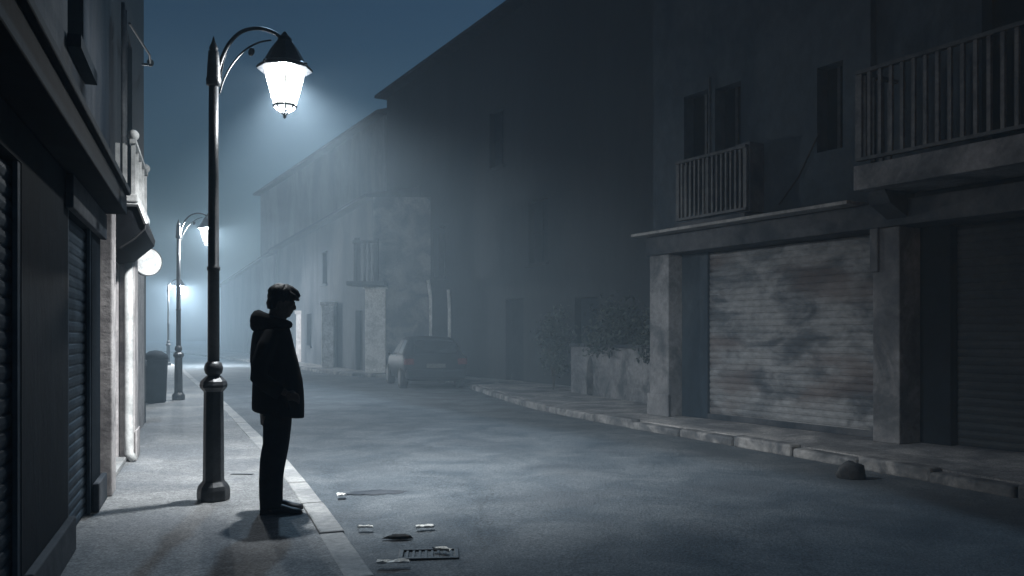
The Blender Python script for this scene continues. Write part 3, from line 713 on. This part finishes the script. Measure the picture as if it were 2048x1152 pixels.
m=MB(); m.box(-.02,.03,-.26,.26,.6,.71); m.build('number_plate',M['plate'],car)

# ------------------------------------------------------------------ the man
px_=lambda px:(px-545)*.00371
pz=lambda py:(1026-py)*.003855
man=MB()
YL=.095
# torso, legs, arms, neck and head in one surface
man.loft([(px_(548),0,pz(850),.10,.15),(px_(548),0,pz(800),.11,.17),(px_(546),0,pz(740),.11,.165),(px_(545),0,pz(690),.115,.185),(px_(545),0,pz(665),.095,.18),(px_(548),0,pz(652),.06,.09)])
for sg_ in (1,-1):
    dx=2.5*sg_
    man.loft([(px_(547+dx),sg_*.085,pz(830),.08,.085),(px_(552+dx),sg_*YL,pz(880),.072,.075),(px_(546+dx),sg_*YL,pz(920),.06,.06),(px_(542+dx),sg_*YL,pz(960),.055,.055),(px_(540+dx),sg_*YL,pz(1005),.04,.042),(px_(545+dx),sg_*YL,pz(1020),.045,.04)])
    man.tube([(px_(545),sg_*.17,pz(668)),(px_(534),sg_*.235,pz(705)),(px_(521),sg_*.262,pz(745)),(px_(545),sg_*.268,pz(768)),(px_(570),sg_*.25,pz(785))],[.05,.046,.04,.036,.03],12)
    # hand in the coat pocket: palm, four bent fingers and a thumb
    hb=Vector((px_(577),sg_*.245,pz(790)))
    man.ellipsoid(hb,(.045,.016,.036))
    for k in range(4):
        a=hb+Vector((.03,0,.022-.016*k)); man.tube([a,a+Vector((.032,-sg_*.004,-.012)),a+Vector((.05-.003*abs(k-1),-sg_*.012,-.034))],[.0095,.009,.0075],8)
    man.tube([hb+Vector((-.005,-sg_*.012,.03)),hb+Vector((.03,-sg_*.026,.034)),hb+Vector((.05,-sg_*.03,.02))],[.011,.01,.008],8)
man.tube([(px_(548),0,pz(662)),(px_(554),0,pz(640)),(px_(559),0,pz(615))],[.072,.07,.066],16)
T=Matrix.Rotation(R(24),3,'Y')
man.ellipsoid((px_(562.5),0,pz(599)),(.094,.075,.098),T)                 # skull
man.ellipsoid((px_(570),0,pz(617)),(.062,.060,.075),T)                   # face
man.ellipsoid((px_(572),0,pz(628)),(.040,.042,.030),T)                   # jaw
man.ellipsoid((px_(577.2),0,pz(632.2)),(.0155,.020,.014))                # chin
man.ellipsoid((px_(587),0,pz(606)),(.017,.046,.012),T)                   # brow
man.tube([(px_(587),0,pz(608)),(px_(590.3),0,pz(614)),(px_(590.5),0,pz(618)),(px_(586),0,pz(619.5))],[.008,.011,.0115,.011],10)   # nose
man.ellipsoid((px_(584.5),0,pz(624)),(.0095,.022,.0065),T); man.ellipsoid((px_(582.5),0,pz(627.2)),(.0095,.021,.0065),T)           # lips
for sg_ in (1,-1):
    man.ellipsoid((px_(584),sg_*.030,pz(611)),(.011,.014,.011))          # eyes
    man.ellipsoid((px_(558),sg_*.079,pz(612)),(.022,.010,.032),T)        # ears
person=man.build('person',M['skin'],None,remesh=.0065,sm_iter=2)
tag(person,'man in dark hooded jacket standing with head bowed and hands in pockets','person')
# jacket with sleeves
j=MB()
J=[(655,514,578,.10),(661,509,581,.165),(668,505,583,.20),(680,503,586,.222),(690,502,588,.228),(705,500.5,592,.226),(722,500,597,.224),(740,502,601,.222),(760,505,606,.228),(785,504,608.5,.238),(805,503.5,609.5,.245),(818,503.5,609.5,.248)]
secs=[(px_((b+f)/2),0,pz(y),(px_(f)-px_(b))/2,hw,0) for y,b,f,hw in J]
secs.append((px_(557),0,pz(828),px_(609.5)-px_(557),.250,-.030)); secs.append((px_(557),0,pz(830),px_(609)-px_(557),.246,-.031))
j.loft(secs,28)
for sg_ in (1,-1):
    j.tube([(px_(543),sg_*.165,pz(669)),(px_(533),sg_*.225,pz(695)),(px_(522),sg_*.268,pz(728)),(px_(518.5),sg_*.28,pz(752)),(px_(536),sg_*.282,pz(768)),(px_(560),sg_*.268,pz(783))],[.066,.072,.069,.066,.06,.055],14)
jk=j.build('jacket',M['coat'],person,remesh=.009,sm_iter=3)
for sg_ in (1,-1):
    m=MB(); m.tube([(px_(556),sg_*.262,pz(778)),(px_(572),sg_*.262,pz(800)),(px_(578),sg_*.258,pz(815))],[.014,.016,.014],8); m.build('pocket',M['coat'],jk,smooth=True)
# hood lying round the neck
h=MB(); rr=[]
for k in range(32):
    a=2*math.pi*k/32; ca,sa=math.cos(a),math.sin(a)
    back=(1-ca)/2; t=.040+.024*back
    c=Vector((px_(545)+ (.112 if ca>0 else .105)*ca, .118*sa, pz(650)+.030*back-.002))
    ring=[]
    for q in range(12):
        b=2*math.pi*q/12; rad=Vector((ca,sa,0))
        ring.append(c+rad*math.cos(b)*t+Vector((0,0,1))*math.sin(b)*t*(.85+.5*back))
    rr.append(ring)
h.rings(rr,closed=True)
h.ellipsoid((px_(517),0,pz(646)),(.058,.115,.07),Matrix.Rotation(R(-18),3,'Y'))
h.ellipsoid((px_(512),0,pz(652)),(.045,.09,.05))
h.build('hood',M['coat'],jk,remesh=.008,sm_iter=3)
# trousers
t_=MB()
for sg_ in (1,-1):
    dx=1.5*sg_
    T_=[(800,528,586),(836,526,585),(860,526.5,583),(885,526,580),(905,522,577),(923,520,573.5),(945,519,569),(965,518.5,566.5),(990,519,566),(1006,520,566),(1013,521,566)]
    HW=[.085,.098,.095,.09,.083,.076,.073,.071,.07,.071,.07]
    t_.loft([(px_((b+f)/2+dx),sg_*YL,pz(y),(px_(f)-px_(b))/2-.004,w_) for (y,b,f),w_ in zip(T_,HW)],20)
t_.loft([(px_(552),0,pz(835),.1,.15),(px_(552),0,pz(800),.105,.16)],20)
t_.build('trousers',M['denim'],person,remesh=.008,sm_iter=2)
for sg_,dx in ((1,2),(-1,-1)):
    s=MB()
    C=[(521,.030,.045,.06),(530,.038,.045,.075),(548,.040,.046,.08),(566,.040,.036,.075),(582,.046,.026,.052),(594,.044,.022,.042),(602,.034,.018,.032),(606,.014,.012,.02)]
    rings=[]
    for p,hw,_,ht in C:
        rings.append([(px_(p+dx),sg_*YL+hw*math.cos(2*math.pi*k/16),max(.002,ht/2+ht/2*math.sin(2*math.pi*k/16)*1.1)) for k in range(16)])
    s.rings(rings); s.build('shoe',M['leather'],person,smooth=True)
# hair
hr=MB()
hr.ellipsoid((px_(561),0,pz(594.5)),(.100,.081,.098),Matrix.Rotation(R(24),3,'Y'))
hr.ellipsoid((px_(550),0,pz(607)),(.053,.074,.066),T)
hr.tube([(px_(569),0,pz(585)),(px_(582),.0,pz(587.5)),(px_(592),0,pz(591.5)),(px_(599),0,pz(596.5))],[.055,.044,.033,.016],14,sy=1.3)
rnd=random.Random(3)
for k in range(70):
    y=rnd.uniform(-.062,.062); x=rnd.uniform(576,597)
    hr.tube([(px_(x-14),y*.9,pz(583+rnd.uniform(-2,4)+(x-576)*.25)),(px_(x-4),y,pz(587+(x-576)*.3)),(px_(x+1+rnd.uniform(-2,3)),y*1.02,pz(598+(x-576)*.15+rnd.uniform(-2,3)))],[.011,.009,.003],6)
for k in range(60):
    a=rnd.uniform(2.0,4.28); y=.082*math.sin(a); x=px_(553)+.06*math.cos(a)
    hr.tube([(x+.01,y*.95,pz(597)),(x-.008,y,pz(607)),(x-.004,y*.96,pz(617+rnd.uniform(-3,3)))],[.014,.012,.004],6)
for k in range(150):   # locks combed from the crown
    th=rnd.uniform(-math.pi,math.pi); ph=rnd.uniform(.15,1.35)
    def hp(ph,k=1.0): q=Matrix.Rotation(R(24),3,'Y') @ Vector((.100*math.sin(ph)*math.cos(th),.081*math.sin(ph)*math.sin(th),.098*math.cos(ph))); return (px_(561)+q.x*k,q.y*k,pz(594.5)+q.z*k)
    hr.tube([hp(ph-.25,.97),hp(ph,1.015),hp(ph+.22,1.03),hp(ph+.36,1.0+rnd.uniform(-.01,.04))],[.008,.009,.007,.002],5)
hr.build('hair',M['hair'],person,remesh=.0042,sm_iter=0)
person.location=(-1.847,6.58,PAV); person.rotation_euler=(0,0,R(15.7))

# ------------------------------------------------------------------ small things on the ground
def gpt(px,py,z=0.0):
    Y=F*(CAMZ-z)/(py-672); return Vector(((px-1024)/F*Y,Y,z))
def scrap(label,px,py,w_,l_,ang,z=.028):
    c=gpt(px,py,z); rnd=random.Random(px); m=MB(); n=7
    top=[];
    for i in range(n):
        for k in range(4):
            x=(i/(n-1)-.5)*l_*(1+.08*rnd.uniform(-1,1)); y=(k/3-.5)*w_*(1-.5*abs(i/(n-1)-.5))*(1+.25*rnd.uniform(-1,1))
            zz=.012*rnd.random()+.02*abs(k/3-.5)*2
            top.append((x,y,zz))
    fs=[(i*4+k,i*4+k+1,(i+1)*4+k+1,(i+1)*4+k) for i in range(n-1) for k in range(3)]
    bot=[(x,y,zv-.004) for x,y,zv in top]; N0=len(top)
    m.add(top+bot,fs+[tuple(N0+q for q in reversed(f)) for f in fs]+[(i*4+e,(i+1)*4+e,N0+(i+1)*4+e,N0+i*4+e) for i in range(n-1) for e in (0,3)]+[(k,k+1,N0+k+1,N0+k) for k in range(3)]+[((n-1)*4+k,(n-1)*4+k+1,N0+(n-1)*4+k+1,N0+(n-1)*4+k) for k in range(3)])
    o=m.build('paper_scrap',M['paper'],None); o.location=c; o.rotation_euler=(0,0,ang)
    tag(o,label,'litter','paper scraps by the kerb'); return o
scrap('small round white paper scrap by the kerb, farthest from the drain',683,993,.1,.08,.3)
scrap('straight white paper strip lying near the kerb between the man and the drain',731,1058,.06,.11,0)
scrap('crumpled white paper on the road behind the dark drain',850,1057,.07,.14,.25)
scrap('long white torn paper at the near left corner of the drain',786,1129,.08,.2,.1)
scrap('thin white paper sliver on the far right edge of the drain',884,1103,.05,.13,-.5)
dc=gpt(858,1113,.0); dr=thing('storm_drain','dark iron storm drain sunk in the road among paper scraps','drain',loc=(dc.x,dc.y,-.006),rz=.08)
m=MB()
for y0,y1 in ((-.13,-.1),(.1,.13)): m.box(-.2,.2,y0,y1,0,.03)
for x0,x1 in ((-.2,-.17),(.17,.2)): m.box(x0,x1,-.099,.099,0,.03)
m.build('frame',M['grate'],dr,bevel=.004)
m=MB()
for k in range(8): x=-.145+.0415*k; m.box(x-.008,x+.008,-.098,.098,.003,.024)
m.build('bars',M['grate'],dr)
m=MB(); m.box(-.168,.168,-.098,.098,-.01,.002); m.build('pit',M['hole'],dr)  # flat near-black plate stands for the drain's unlit depth
c=gpt(797,1077,.02); m=MB(); rnd=random.Random(5)
m.rings([[(r*1.7*math.cos(2*math.pi*k/9)*(1+.3*rnd.uniform(-1,1)),r*.5*math.sin(2*math.pi*k/9)*(1+.3*rnd.uniform(-1,1)),z) for k in range(9)] for r,z in ((.06,0),(.055,.022),(.03,.032))])
o=m.build('asphalt_chunk',M['rubber']); o.location=c; tag(o,'flat dark lump of broken asphalt between the paper scraps','rubble')
c=gpt(752,985,.014); m=MB()
m.rings([[(r*2.4*math.cos(2*math.pi*k/26)*(1+.22*mnoise.noise((k*.9,1,0))),r*1.0*math.sin(2*math.pi*k/26)*(1+.7*mnoise.noise((k*.7,5,0))),z) for k in range(26)] for r,z in ((.12,0),(.115,.004),(.06,.006))])
o=m.build('tar_patch',M['concdark']); o.location=c; o.rotation_euler=(0,0,.15); tag(o,'long thin dark tar patch on the lit road beside the kerb','patch')
c=gpt(484,949,PAV); m=MB(); m.box(-.11,.11,-.025,.025,0,.006); o=m.build('drain_slot',M['grate'],bevel=.003); o.location=(c.x,c.y,PAV+.002); o.rotation_euler=(0,0,-.1); tag(o,'narrow dark slot cover in the pavement between lamp post and man','drain')
c=gpt(1704,956,.02); m=MB()
m.ellipsoid((0,0,.07),(.15,.12,.12),None,22,14); o=m.build('kerb_stone',M['stone'],smooth=True); o.location=(c.x,c.y,.0)
for v in o.data.vertices: v.co *= 1+.3*mnoise.noise(v.co*7)+.14*mnoise.noise(v.co*19)
tag(o,'dark rounded stone lying against the right kerb in front of the second pillar','stone')

# ------------------------------------------------------------------ render settings
S.view_settings.view_transform='Standard'; S.view_settings.look='None'; S.view_settings.exposure=-.3; S.view_settings.gamma=1
S.render.engine='CYCLES'
S.cycles.max_bounces=6; S.cycles.diffuse_bounces=3; S.cycles.volume_bounces=2; S.cycles.transparent_max_bounces=12
S.cycles.use_denoising=True
try: S.cycles.denoiser='OPENIMAGEDENOISE'
except Exception: pass
S.cycles.sample_clamp_indirect=4
